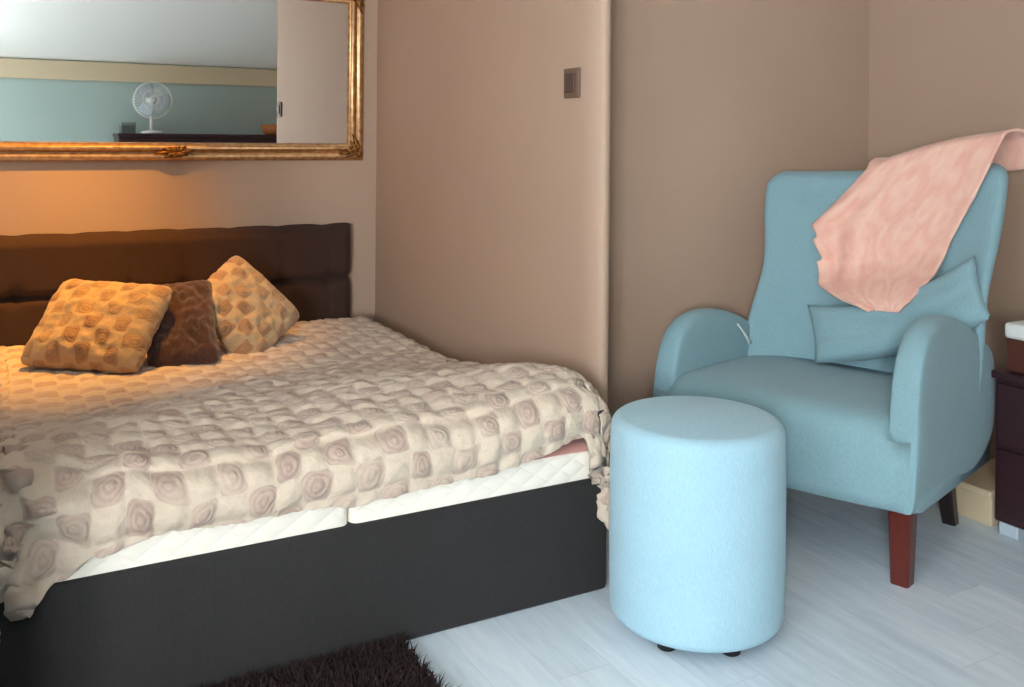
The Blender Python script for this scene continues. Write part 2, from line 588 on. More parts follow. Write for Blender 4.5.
# ---------------------------------------------------------------- bed
BX0, BX1, BY0, BY1 = 0.0, 1.41, 2.03, 3.93
bed = thing('bed', 'charcoal upholstered bed with a dark brown tufted headboard against the taupe wall', 'bed', (0.705, 3.0, 0))
def bedpart(name, lo, hi, bev=0.012):
    o = box(name, (lo[0] - 0.705, lo[1] - 3.0, lo[2]), (hi[0] - 0.705, hi[1] - 3.0, hi[2]), M_BEDF, bed, bev, 3, True)
    return o
bedpart('foot_panel', (BX0, BY0, 0.0), (BX1, BY0 + 0.05, 0.292))
bedpart('side_panel', (BX0, BY0 + 0.05, 0.0), (BX0 + 0.045, BY1, 0.292))
bedpart('side_panel', (BX1 - 0.045, BY0 + 0.05, 0.0), (BX1, BY1, 0.292))
bedpart('slat_base', (BX0 + 0.045, BY0 + 0.05, 0.16), (BX1 - 0.045, BY1, 0.20))

# tufted headboard : padded front grid wrapped round a slab
def headboard():
    x0, x1, z0, z1 = -0.02, 1.395, 0.05, 0.785
    zs = 0.555
    btn = [(x0 + 0.105 + 0.2 * k, zs) for k in range(7)]
    nu, nv = 150, 90
    V, Fc = [], []
    def front(x, z):
        e = min(x - x0, x1 - x, z1 - z)
        rnd = 1 - max(0, 1 - e / 0.045) ** 2.2 if e < 0.045 else 1.0
        d = 0.085 * (0.35 + 0.65 * rnd) if e < 0.045 else 0.085
        d -= 0.034 * math.exp(-((z - zs) / 0.014) ** 2)
        for bx, bz in btn:
            r2 = (x - bx) ** 2 + (z - bz) ** 2
            d -= 0.022 * math.exp(-r2 / 0.0011)
            d -= 0.010 * math.exp(-((x - bx) / 0.012) ** 2) * math.exp(-abs(z - bz) / 0.11)
        d += 0.003 * N3(x * 9, z * 9)
        return d
    for j in range(nv + 1):
        z = z0 + (z1 - z0) * j / nv
        for i in range(nu + 1):
            x = x0 + (x1 - x0) * i / nu
            dz = 0.0
            if z > z1 - 0.08:
                k = (z - (z1 - 0.08)) / 0.08
                near = min(abs(x - bx) for bx, _ in btn)
                dz = -0.005 * k * math.exp(-(near / 0.035) ** 2) + 0.004 * k * N3(x * 7, 3.1)
            V.append((x - 0.705, YH - 0.045 - front(x, z) - 3.0, z + dz))
    idx = lambda i, j: j * (nu + 1) + i
    for j in range(nv):
        for i in range(nu):
            Fc.append((idx(i, j), idx(i + 1, j), idx(i + 1, j + 1), idx(i, j + 1)))
    # rim and back
    rim = [idx(i, 0) for i in range(nu + 1)] + [idx(nu, j) for j in range(1, nv + 1)] + \
          [idx(i, nv) for i in range(nu - 1, -1, -1)] + [idx(0, j) for j in range(nv - 1, 0, -1)]
    b0 = len(V)
    for r in rim:
        x, y, z = V[r]
        V.append((x, YH - 0.045 - 3.0 + 0.03, z))
    n = len(rim)
    for k in range(n):
        Fc.append((rim[k], b0 + k, b0 + (k + 1) % n, rim[(k + 1) % n]))
    Fc.append(tuple(b0 + k for k in range(n)))
    hb = mesh('headboard', V, Fc, M_HEAD, bed)
    hb['label'] = 'dark brown headboard cushion with a stitched seam'
    for bx, bz in btn:
        prof_ = [(0.0005, 0.0), (0.008, 0.001), (0.012, 0.004), (0.012, 0.008)]
        o = lathe('button', prof_, M_HEAD, hb, 16)
        o.matrix_local = Matrix.Translation((bx - 0.705, YH - 0.045 - front(bx, bz) - 3.0 - 0.006, bz)) @ Matrix.Rotation(-pi / 2, 4, 'X')
headboard()

# mattresses : two side by side
def mattress(x0, x1, label):
    bm = bmesh.new()
    bm_box(bm, (x0, BY0 + 0.012, 0.201), (x1, BY1 - 0.012, 0.374), 0.022, 4)
    o = bm_obj('mattress', bm, M_MATT, None, True)
    return tag(o, label, 'mattress', 'white mattresses side by side on the bed')
mattress(0.015, 0.716, 'left of the two white quilted mattresses, its foot end under the bunched duvet corner')
mattress(0.7185, 1.395, 'right of the two white quilted mattresses, its foot end beside the blue ottoman')

# pink sheet over the mattresses, showing under the lifted duvet corner
def sheet():
    x0, x1, y0, y1, zt = 0.012, 1.399, BY0 + 0.008, 3.80, 0.379
    nu, nv = 60, 60
    V, Fc = [], []
    def pos(s, t):
        a, b = -0.03 + s * (x1 - x0 + 0.06), -0.012 + t * (y1 - y0 + 0.012)
        x, y, z = x0 + a, y0 + b, zt
        dx = max(0, -a, a - (x1 - x0))
        dy = max(0, -b)
        x = min(max(x, x0 - 0.004 * (dx > 0)), x1 + 0.004 * (dx > 0))
        y = max(y, y0 - 0.004 * (dy > 0))
        z -= max(dx, dy) * (1 + 0.25 * N3(s * 12, t * 12))
        return (x, y, z)
    for j in range(nv + 1):
        for i in range(nu + 1):
            V.append(pos(i / nu, j / nv))
    for j in range(nv):
        for i in range(nu):
            k = j * (nu + 1) + i
            Fc.append((k, k + 1, k + nu + 2, k + nu + 1))
    o = mesh('bed_sheet', V, Fc, M_PINK)
    tag(o, 'pink bed sheet peeping out under the duvet at the bed corner by the ottoman', 'sheet')
sheet()

# duvet ---------------------------------------------------------------
def duvet():
    # cloth coordinates: a = across the bed (0 at left edge), b = from the foot edge towards the head
    a0, a1 = -0.27, BX1 + 0.26
    b0, b1 = -0.30, 1.66
    nu, nv = 260, 250
    X0, X1, Y0 = BX0 + 0.045, BX1 - 0.045, BY0 + 0.085
    edge_tab = [(0.0, 0.275), (0.073, 0.275), (0.124, 0.298), (0.185, 0.337), (0.304, 0.352), (0.59, 0.347), (0.70, 0.340),
                (0.94, 0.350), (1.02, 0.352), (1.10, 0.360), (1.185, 0.374), (1.25, 0.392), (1.29, 0.404), (1.322, 0.404), (1.345, 0.35), (1.362, 0.31), (1.385, 0.295), (1.41, 0.285)]
    def ztop(x, y):
        z = 0.490 - 0.084 * sstep(2.25, 3.05, y)
        z += 0.020 * N3(x * 3.1, y * 3.1, 1.7) + 0.013 * N3(x * 8, y * 8, 4.2) + 0.006 * N3(x * 17, y * 17, 6.2)
        z += 0.050 * math.exp(-(((x - 1.30) / 0.24) ** 2 + ((y - 2.20) / 0.26) ** 2))
        z += 0.025 * math.exp(-(((x - 0.95) / 0.30) ** 2 + ((y - 2.45) / 0.28) ** 2))
        return max(z, 0.403 + 0.25 * max(0.0, z - 0.36)) if y > 2.4 else z
    R = 0.10
    V, UV, Fc = [], [], []
    for j in range(nv + 1):
        t = j / nv
        for i in range(nu + 1):
            s = i / nu
            a = a0 + (a1 - a0) * s
            xe = min(max(a, X0), X1)
            xh = min(max(a, 0.0), BX1)
            # overhang at the foot follows the hem in the photograph's place
            hem_z = smooth_tab(edge_tab, xh) + (0.006 * N3(a * 22, 0.3) + 0.004 * N3(a * 60, 2.3)) * (1.0 if a < X1 else 0.25)
            zt0 = ztop(xe, Y0)
            drop = max(0.03, zt0 - hem_z)
            # longer drop round the two foot corners
            cr = max(0.0, a - X1)
            cl = max(0.0, X0 - a)
            over = drop + 0.5 * R
            b = -over + (b1 + over) * t ** 1.25
            side = max(cr, cl)
            foot = max(0.0, -b)
            y = Y0 + max(b, 0.0)
            base_z = ztop(xe, y)
            def hang(e):
                if e <= 0:
                    return 0.0, 0.0
                if e < R * pi / 2:
                    th = e / R
                    return R * sin(th), R * (1 - cos(th))
                return R, R + (e - R * pi / 2)
            e = sqrt(side * side + foot * foot) if side > 0 and foot > 0 else max(side, foot)
            out, down = hang(e)
            if side > 0 and foot > 0:
                ox, oy = 0.5 * out * side / e, out * foot / e
            elif side > 0:
                ox, oy = 0.5 * out, 0.0
            else:
                ox, oy = 0.0, out
            # puffiness: bulge of the hanging front, folds
            fold = 0.0
            if foot > 0:
                fold += 0.012 * N3(a * 7, 0.5 + foot * 3, 9.1) + 0.006 * N3(a * 19, foot * 9, 3.3)
                oy += 0.010 * sin(min(1, foot / over) * pi)
                oy += max(0, fold)
                oy -= 0.016 * math.exp(-((foot - 0.055 - 0.02 * N3(a * 4, 2.2)) / 0.014) ** 2) * sstep(0.15, 0.35, a)
            if side > 0:
                ox += 0.016 * N3(y * 5, side * 5, 5.0) + 0.008 * sin(b * 55 + side * 20)
            # deep folds of the bunched left corner
            lc = math.exp(-((a - 0.04) / 0.19) ** 2) * sstep(0.35, 0.0, b)
            k = sin((a * 1.0 + b * 0.8) * 30.0 + 3 * N3(a * 5, b * 5))
            oy += lc * 0.020 * k
            zf = lc * 0.016 * cos((a * 0.7 - b * 1.1) * 24 + 2 * N3(b * 6, a * 6))
            px = xe + (ox if cr > 0 else -1.4 * ox)
            py = y - oy
            pz = base_z - down + zf
            # quilted embossing
            cu, cvv = a / 0.060, b / 0.060
            fu, fv = cu - math.floor(cu) - 0.5, cvv - math.floor(cvv) - 0.5
            p4 = (fu ** 4 + fv ** 4) ** 0.25 * 2
            puff = 0.0058 * (1 - min(1, p4) ** 3) + 0.0038 * N3(a * 38, b * 38, 7.7) + 0.002 * N3(a * 90, b * 90, 1.7)
            nx, ny, nz = 0.0, 0.0, 1.0
            if e > 0:
                th = min(pi / 2, e / R)
                nz = cos(th)
                if side > 0:
                    nx = sin(th) * side / e * (1 if cr > 0 else -1)
                if foot > 0:
                    ny = -sin(th) * foot / e
            px += nx * puff
            py += ny * puff
            pz += nz * puff
            pz = max(pz, 0.03)
            V.append((px, py, pz))
            UV.append((a, b))
    for j in range(nv):
        for i in range(nu):
            k = j * (nu + 1) + i
            Fc.append((k, k + 1, k + nu + 2, k + nu + 1))
    o = mesh('duvet', V, Fc, M_PLUSH, None, True, UV)
    m = o.modifiers.new('thick', 'SOLIDIFY')
    m.thickness = 0.022
    m.offset = -1
    tag(o, 'cream and mauve checked plush duvet spread over the bed', 'duvet')
duvet()

# cushions --------------------------------------------------------------
def cushion(name, w, h, th, mat, M4, label, group=None, pinch=0.10, seed=0.0, uvoff=0.0, lump=0.016):
    n = 56
    V, UV, Fc = [], [], []
    for side in (1, -1):
        for j in range(n + 1):
            for i in range(n + 1):
                u, v = i / n * 2 - 1, j / n * 2 - 1
                px = u * (1 - pinch * (1 - v * v) ** 1.0 * 0.5 * abs(u) ** 3) * w / 2
                pz = v * (1 - pinch * (1 - u * u) ** 1.0 * 0.5 * abs(v) ** 3) * h / 2
                ck = 1 - 0.085 * (abs(u) * abs(v)) ** 7
                px, pz = px * ck, pz * ck
                prof_ = max(0.0, (1 - u ** 4)) ** 0.55 * max(0.0, (1 - v ** 4)) ** 0.55
                d = th / 2 * prof_ * (1 - 0.16 * (abs(u) + abs(v)) / 2)
                d += prof_ * lump * N3(u * 2.4 + seed, v * 2.4, side * 3.0) + prof_ * lump * 0.7 * N3(u * 6 + seed, v * 6, 8.0)
                px += 0.004 * N3(v * 5, seed, side) + 0.002 * N3(u * 14, v * 14, seed)
                pz += 0.004 * N3(u * 5, seed + 4, side) + 0.002 * N3(u * 14, v * 14, seed + 7)
                V.append((px, -side * d, pz))
                UV.append((px + uvoff, pz + uvoff * 0.7))
    m = (n + 1) ** 2
    for sd in range(2):
        for j in range(n):
            for i in range(n):
                k = sd * m + j * (n + 1) + i
                f = (k, k + 1, k + n + 2, k + n + 1)
                Fc.append(f if sd == 0 else f[::-1])
    bm = bmesh.new()
    vs = [bm.verts.new(p) for p in V]
    ul = bm.loops.layers.uv.new('UVMap')
    for f in Fc:
        fc = bm.faces.new([vs[i] for i in f])
        for lp, i in zip(fc.loops, f):
            lp[ul].uv = UV[i]
    bmesh.ops.remove_doubles(bm, verts=bm.verts, dist=0.0006)
    o = bm_obj(name, bm, mat, None, True)
    o.matrix_world = M4
    return tag(o, label, 'cushion', group)

def pose(loc, yaw=0.0, lean=0.0, spin=0.0):
    """Cushion upright in xz, facing -y; lean tips its top backwards, spin turns it in its own plane."""
    return (Matrix.Translation(loc) @ Matrix.Rotation(radians(yaw), 4, 'Z')
            @ Matrix.Rotation(radians(-lean), 4, 'X') @ Matrix.Rotation(radians(spin), 4, 'Y'))

cushion('cushion', 0.42, 0.335, 0.14, M_CUSH, pose((0.314, 3.35, 0.546), -37, 43.5, 2),
        'cream and tan plush cushion leaning at the left on the duvet', seed=1.0)
cushion('cushion', 0.23, 0.36, 0.11, M_BROWN, pose((0.572, 3.34, 0.530), -14, 48, -6),
        'dark brown plush cushion wedged between the two cream checked cushions', seed=5.0)
cushion('cushion', 0.35, 0.33, 0.13, M_CUSH, pose((0.800, 3.44, 0.545), 18, 36, 58),
        'cream and tan plush cushion standing on its corner, rightmost on the bed', seed=9.0, uvoff=0.021)

# ---------------------------------------------------------------- mirror
MXL, MXR, MZB, MZT = -0.145, 1.468, 1.064, 1.835
FW = 0.074
mirror = thing('wall_mirror', 'wide wall mirror in an ornate gold frame above the headboard', 'mirror', ((MXL + MXR) / 2, YH, (MZB + MZT) / 2))
def mirror_parts():
    cx, cz = (MXL + MXR) / 2, (MZB + MZT) / 2
    W, H = (MXR - MXL) / 2, (MZT - MZB) / 2
    prof_ = [(0.0, -0.004), (0.0, -0.020), (0.004, -0.026), (0.014, -0.030), (0.022, -0.027), (0.027, -0.019), (0.033, -0.019),
             (0.038, -0.030), (0.046, -0.038), (0.055, -0.036), (0.060, -0.026), (0.064, -0.022), (0.070, -0.022), (FW, -0.012), (FW, -0.004)]
    loops = []
    for d, y in prof_:
        loops.append([(-W + d, y, -H + d), (W - d, y, -H + d), (W - d, y, H - d), (-W + d, y, H - d)])
    V = [p for lp in loops for p in lp]
    Fc = []
    for i in range(len(loops) - 1):
        for k in range(4):
            q = (k + 1) % 4
            Fc.append((i * 4 + k, (i + 1) * 4 + k, (i + 1) * 4 + q, i * 4 + q))
    L = len(loops) - 1
    for k in range(4):
        q = (k + 1) % 4
        Fc.append((k, q, L * 4 + q, L * 4 + k))
    bm = bmesh.new()
    vs = [bm.verts.new(p) for p in V]
    for f in Fc:
        bm.faces.new([vs[i] for i in f])
    fr = bm_obj('frame', bm, M_GOLD, mirror, True)
    es = fr.modifiers.new('edges', 'EDGE_SPLIT')
    es.split_angle = radians(60)
    g = 0.006
    box('glass', (-W + FW - g, -0.012, -H + FW - g), (W - FW + g, -0.006, H - FW + g), M_MIRROR, mirror)
    # carved relief: small leaves fanning out
    def relief(ox, oz, angs, ln, name):
        bm = bmesh.new()
        for a, l in angs:
            dx, dz = cos(radians(a)), sin(radians(a))
            pts, rs = [], []
            for k in range(7):
                t = k / 6
                bend = 0.25 * t * t * l * ln
                pts.append((ox + dx * t * l * ln - dz * bend, -0.037 - 0.008 * sin(t * pi), oz + dz * t * l * ln + dx * bend * 0.4))
                rs.append(0.0015 + 0.0065 * sin(pi * (0.15 + 0.8 * t)))
            tube_bm(bm, pts, rs, 7)
        bmesh.ops.create_uvsphere(bm, u_segments=12, v_segments=8, radius=0.010,
                                  matrix=Matrix.Translation((ox, -0.042, oz)) @ Matrix.Diagonal((1.2, 0.8, 1.0, 1)))
        bm_obj(name, bm, M_GOLD2, mirror, True)
    m = FW * 0.48
    fan = [(0, 1.15), (22, 0.7), (-22, 0.7), (45, 0.42), (-45, 0.42), (75, 0.3), (-75, 0.3), (180, 1.15), (158, 0.7), (202, 0.7), (135, 0.42), (225, 0.42), (105, 0.3), (255, 0.3)]
    relief(0, -H + m, fan, 0.072, 'ornament')
    relief(0, H - m, fan, 0.072, 'ornament')
    for sx, sz, base in ((1, -1, 0), (1, 1, 0), (-1, -1, 0), (-1, 1, 0)):
        ang = [(180 if sx > 0 else 0, 1.2), (90 if sz < 0 else 270, 1.2)]
        for d in (18, -18):
            ang += [(ang[0][0] + d, 0.8), (ang[1][0] + d, 0.8)]
        mid = math.degrees(math.atan2(-sz, -sx))
        ang += [(mid, 0.55), (mid + 25, 0.5), (mid - 25, 0.5), (mid + 180, 0.42), (mid + 150, 0.4), (mid + 210, 0.4)]
        relief(sx * (W - m), sz * (H - m), ang, 0.068, 'ornament')
mirror_parts()

# ---------------------------------------------------------------- light switch on the bed-side wall
def light_switch():
    t = thing('light_switch', 'small square brownish light switch on the taupe side wall near its rounded corner', 'light switch', (XS, 2.42, 1.333))
    M_SW = mat_plain('bronze_switch_plate', srgb(112, 90, 74), 0.6)
    M_SW2 = mat_plain('dark_bronze_rocker', srgb(84, 62, 52), 0.55)
    bm = bmesh.new()
    bm_box(bm, (-0.010, -0.042, -0.045), (0.0, 0.042, 0.045), 0.004, 3)
    bm_obj('plate', bm, M_SW, t, True)
    bm = bmesh.new()
    bm_box(bm, (-0.0165, -0.026, -0.028), (-0.009, 0.026, 0.028), 0.003, 3)
    bm_obj('rocker', bm, M_SW2, t, True)
light_switch()

# ---------------------------------------------------------------- ottoman
def ottoman():
    R = 0.207
    t = thing('ottoman', 'round pale blue upholstered ottoman standing in front of the armchair', 'ottoman', (1.504, 1.795, 0))
    ztop, zb = 0.497, 0.024
    prof_ = [(0.02, zb), (R - 0.026, zb)]
    for k in range(1, 9):
        a = -pi / 2 + k / 8 * pi / 2
        prof_.append((R - 0.026 + 0.026 * cos(a), zb + 0.026 + 0.026 * sin(a)))
    prof_ += [(R + 0.002, 0.2), (R + 0.002, 0.35)]
    r2 = 0.030
    for k in range(0, 10):
        a = k / 9 * pi / 2
        prof_.append((R - r2 + r2 * cos(a), ztop - r2 + r2 * sin(a)))
    prof_ += [(R * 0.55, ztop + 0.005), (R * 0.25, ztop + 0.007), (0.01, ztop + 0.007)]
    lathe('body', prof_, M_POUF, t, 96)
    for a in (205, 262, 25, 115):
        o = lathe('foot', [(0.018, 0.0), (0.022, 0.003), (0.022, 0.028), (0.017, 0.036)], M_BLACK, t, 24,
                  (0.150 * cos(radians(a)), 0.150 * sin(radians(a)), 0))
        o['label'] = 'black round foot'
ottoman()

# ---------------------------------------------------------------- armchair
CH_F = Vector((-0.948, -0.317, 0)).normalized()     # the way it faces
CH_L = Vector((-0.317, 0.948, 0)).normalized()
CH_O = Vector((2.288, 2.124, 0))
CH_M = Matrix(((CH_L.x, CH_F.x, 0, CH_O.x), (CH_L.y, CH_F.y, 0, CH_O.y), (0, 0, 1, 0), (0, 0, 0, 1)))
if CH_M.to_3x3().determinant() < 0:
    # keep a right-handed frame: local x runs the other way along the chair's width
    CH_M = Matrix(((-CH_L.x, CH_F.x, 0, CH_O.x), (-CH_L.y, CH_F.y, 0, CH_O.y), (0, 0, 1, 0), (0, 0, 0, 1)))
    CH_S = -1.0
else:
    CH_S = 1.0
# In the builders below x is measured towards the window-far (alcove) side; P() turns it to the local frame.
def P(x, y, z):
    return (CH_S * x, y, z)

chair = thing('armchair', 'pale blue wingback armchair with mahogany front legs in the alcove corner', 'armchair', mat4=CH_M)

BACK_SHIFT = 0.022   # the back sits a touch towards the near arm
def back_halfwidth(z):
    return smooth_tab([(0.20, 0.36), (0.50, 0.375), (0.73, 0.345), (0.98, 0.385), (1.2, 0.39)], z)
def back_side(u, z):
    """Sideways position across the back: u = -1 at the near edge, +1 at the alcove edge."""
    if u < 0:
        return u * smooth_tab([(0.20, 0.37), (0.5, 0.40), (0.98, 0.412), (1.2, 0.418)], z) - BACK_SHIFT
    return u * back_halfwidth(z) - BACK_SHIFT
def back_front_y(x, z):
    """Front surface of the backrest: reclined, edges sweeping forward into shallow wings."""
    y = -0.19 - 0.24 * (z - 0.42)
    u = abs(x + BACK_SHIFT) / back_halfwidth(z)
    wing = 0.10 * (1 - 0.45 * sstep(0.6, 1.05, z))
    return y + wing * max(0.0, u) ** 3.0
def back_top(x):
    u = (x + BACK_SHIFT) / 0.39
    return 1.070 - 0.026 * u + 0.012 * abs(u) ** 2

def armchair():
    # --- seat with a bowed waterfall front
    secs = []
    nx = 41
    prof_yz = [(-0.26, 0.20), (0.05, 0.20), (0.315, 0.20), (0.338, 0.21), (0.345, 0.24), (0.347, 0.32), (0.345, 0.39), (0.335, 0.425),
               (0.305, 0.447), (0.25, 0.455), (0.1, 0.455), (-0.1, 0.445), (-0.27, 0.435)]
    for i in range(nx):
        u = i / (nx - 1) * 2 - 1
        u = math.copysign(abs(u) ** 0.8, u)
        x = 0.404 * u
        bow = 0.014 + 0.050 * (1 - u * u) - 0.030 * max(0.0, (abs(u) - 0.90) / 0.10) ** 2
        e = max(0.0, 1 - abs(x) / 0.345)
        sec = []
        for y, z in prof_yz:
            yy = y + (bow if y > 0.2 else 0)
            zz = z
            if z > 0.40:
                ui = min(1.0, abs(x) / 0.345)
                zz = z - 0.022 + 0.016 * (1 - ui ** 4) - 0.03 * max(0, 1 - e / 0.08) ** 2
                if abs(x) > 0.345:
                    zz = min(zz, 0.422)
            sec.append(P(x, yy, zz))
        secs.append(sec)
    if CH_S < 0:
        secs = secs[::-1]
    loft('seat', secs, M_BLUE, chair)

    # --- armrests
    def arm(sign, hpk):
        secs = []
        prof_ = [(0.352, 0.30, 0.60), (0.349, 0.40, 0.86), (0.336, 0.50, 0.97), (0.312, 0.58, 1.0), (0.27, 0.63, 1.0), (0.21, 0.655, 1.0),
                 (0.12, 0.66, 1.0), (0.0, 0.64, 1.0), (-0.10, 0.605, 1.0), (-0.19, 0.565, 1.0), (-0.26, 0.53, 0.92), (-0.285, 0.48, 0.7)]
        prof_ = [(0.356, 0.21, 0.80)] + prof_[1:]
        for y, h, wf in prof_:
            hh = 0.20 + (h - 0.20) * (hpk - 0.20) / 0.46
            back = sstep(0.1, -0.33, y)
            outer = 0.405 + 0.016 * back
            inner = 0.332
            cx = (outer + inner) / 2
            hw = (outer - inner) / 2 * wf
            z0 = 0.20 + 0.10 * sstep(-0.12, -0.335, y) * 1.0
            if wf < 1 and y > 0.3:
                z0 = 0.20 + 0.004
            top = []
            rr = min(hw * 0.95, 0.045)
            pts = [(-hw, z0), (-hw, z0 + (hh - z0) * 0.33), (-hw, z0 + (hh - z0) * 0.66)]
            zt = max(hh, z0 + 0.012)
            r = min(rr, (zt - z0) * 0.9)
            for k in range(9):
                a = pi - k / 8 * pi
                pts.append((cos(a) * hw, zt - r + r * max(0, sin(a)) ** 0.75))
            pts += [(hw, z0 + (hh - z0) * 0.66), (hw, z0 + (hh - z0) * 0.33), (hw, z0)]
            pts += [(hw * 0.33, z0), (-hw * 0.33, z0)]
            bulge = 0.006
            sec = []
            for dx, z in pts:
                xx = cx + dx + bulge * sin(max(0, min(1, (z - z0) / max(0.01, hh - z0))) * pi) * (1 if dx > 0 else -1)
                sec.append(P(sign * xx, y, z))
            secs.append(sec)
        loft('armrest', secs, M_BLUE, chair, subd=2)
    arm(1, 0.615)
    arm(-1, 0.69)

    # --- backrest: shell with swept edges
    nu, nv = 100, 48
    V, Fc = [], []
    th = 0.085
    for side in (0, 1):
        for j in range(nv + 1):
            for i in range(nu + 1):
                u = i / nu * 2 - 1
                z01 = j / nv
                x_nom = u * 0.39 - BACK_SHIFT
                zt = back_top(x_nom)
                cr = max(0.0, abs(u) - 0.84) / 0.16
                zt -= 0.062 * (1 - sqrt(max(0.0, 1 - cr * cr)))   # rounded upper corners
                z = 0.24 + (zt - 0.24) * z01
                hw = back_halfwidth(z)
                x = back_side(u, z)
                yf = back_front_y(x, z)
                e_side = (1 - abs(u)) * hw
                e_top = (zt - z)
                e = min(e_side, e_top)
                rnd = sqrt(max(0.0, 1 - (1 - min(1, e / 0.04)) ** 2))
                mid = yf - th / 2
                if side == 0:
                    y = mid + th / 2 * (0.12 + 0.88 * rnd)
                    y += 0.016 * math.exp(-((x / 0.20) ** 2 + ((z - 0.62) / 0.20) ** 2))
                else:
                    y = mid - th / 2 * (0.12 + 0.88 * rnd)
                V.append(P(x, y, z))
    m = (nu + 1) * (nv + 1)
    idx = lambda s, i, j: s * m + j * (nu + 1) + i
    for s in (0, 1):
        for j in range(nv):
            for i in range(nu):
                Fc.append((idx(s, i, j), idx(s, i + 1, j), idx(s, i + 1, j + 1), idx(s, i, j + 1)))
    for i in range(nu):
        Fc.append((idx(0, i, nv), idx(0, i + 1, nv), idx(1, i + 1, nv), idx(1, i, nv)))
        Fc.append((idx(0, i, 0), idx(0, i + 1, 0), idx(1, i + 1, 0), idx(1, i, 0)))
    for j in range(nv):
        Fc.append((idx(0, 0, j), idx(0, 0, j + 1), idx(1, 0, j + 1), idx(1, 0, j)))
        Fc.append((idx(0, nu, j), idx(0, nu, j + 1), idx(1, nu, j + 1), idx(1, nu, j)))
    bm = bmesh.new()
    vs = [bm.verts.new(p) for p in V]
    for f in Fc:
        bm.faces.new([vs[i] for i in f])
    o = bm_obj('backrest', bm, M_BLUE, chair, True)

    # --- legs: square tapered mahogany in front, splayed dark ones behind
    def leg(x, y, dx, dy, mat, label, tw=0.031, bw=0.024):
        secs = []
        for k in range(6):
            t = k / 5
            w = bw + (tw - bw) * t
            cx_, cy_ = x + dx * (1 - t), y + dy * (1 - t) ** 1.3
            z = 0.215 * t
            c = w * 0.25
            sec = []
            for qx, qy in ((1, 1), (-1, 1), (-1, -1), (1, -1)):
                for (ux, uy) in (((qx * (w - c), qy * w), (qx * w, qy * (w - c))) if qx * qy < 0 else ((qx * w, qy * (w - c)), (qx * (w - c), qy * w))):
                    sec.append(P(cx_ + ux, cy_ + uy, z))
            secs.append(sec)
        o = loft('leg', secs, mat, chair, smooth=False)
        o['label'] = label
    for sx in (-1, 1):
        leg(sx * 0.350, 0.290, sx * 0.002, 0.006, M_LEG, 'tapered reddish mahogany leg')
        leg(sx * 0.300, -0.165, sx * 0.01, -0.045, M_DARKLEG, 'dark splayed rear leg', 0.026, 0.020)

    # --- white care tag hanging from the seam of the far arm
    pts = [(0.328, -0.040, 0.545), (0.322, -0.064, 0.520), (0.316, -0.086, 0.494), (0.312, -0.100, 0.470)]
    V, Fc = [], []
    for k, (x, y, z) in enumerate(pts):
        w = 0.006 if k < 2 else 0.010
        V += [P(x, y + w, z), P(x, y - w, z)]
    for k in range(len(pts) - 1):
        Fc.append((2 * k, 2 * k + 1, 2 * k + 3, 2 * k + 2))
    o = mesh('care_tag', V, Fc, M_PLASTIC, chair)
    md = o.modifiers.new('thick', 'SOLIDIFY')
    md.thickness = 0.0015
    o['label'] = 'small white fabric tag'
armchair()
bpy.context.view_layer.update()

def chair_world(x, y, z):
    return chair.matrix_world @ Vector(P(x, y, z))

# lumbar cushion lying askew against the back
def lumbar():
    w, h, th = 0.56, 0.20, 0.10
    n, mrows = 50, 26
    V, Fc = [], []
    for side in (1, -1):
        for j in range(mrows + 1):
            for i in range(n + 1):
                u, v = i / n * 2 - 1, j / mrows * 2 - 1
                pinch = 0.07
                px = u * (1 - pinch * (1 - v * v) * 0.5 * abs(u) ** 3) * w / 2
                pz = v * (1 - 0.25 * (1 - u * u) * 0.5 * abs(v) ** 3) * h / 2
                prof_ = max(0.0, 1 - u ** 4) ** 0.55 * max(0.0, 1 - v ** 4) ** 0.55
                d = th / 2 * prof_ + prof_ * 0.006 * N3(u * 3, v * 3, side * 2.0)
                # ends crease and the cushion sags in a curve
                pz += -0.035 * (1 - u * u)
                V.append((px, side * d + 0.03 * u * u, pz))
    m = (n + 1) * (mrows + 1)
    for s in (0, 1):
        for j in range(mrows):
            for i in range(n):
                k = s * m + j * (n + 1) + i
                f = (k, k + 1, k + n + 2, k + n + 1)
                Fc.append(f)
    bm = bmesh.new()
    vs = [bm.verts.new(p) for p in V]
    for f in Fc:
        bm.faces.new([vs[i] for i in f])
    bmesh.ops.remove_doubles(bm, verts=bm.verts, dist=0.0006)
    o = bm_obj('lumbar_cushion', bm, M_BLUE, None, True)
    # local axes in the chair frame: x towards the near arm, y forward, z up
    ax = Vector((0.54, -0.02, 0.22)).normalized()   # slope of the long axis (near end higher), x here = towards near arm
    zz = Vector((0, -0.45, 1)).normalized()
    ay = zz.cross(ax).normalized()
    if ay.y < 0:
        ay = -ay
    az = ax.cross(ay).normalized()
    if az.z < 0:
        az = -az
    c = Vector((0.165, -0.150, 0.628))
    M = Matrix(((ax.x, ay.x, az.x, c.x), (ax.y, ay.y, az.y, c.y), (ax.z, ay.z, az.z, c.z), (0, 0, 0, 1)))
    # the vectors above use x towards the near arm = -x of P
    S = Matrix.Diagonal((-CH_S, 1, 1, 1))
    o.matrix_world = chair.matrix_world @ S @ M
    tag(o, 'slumped pale blue lumbar cushion leaning against the armchair back', 'cushion')
lumbar()

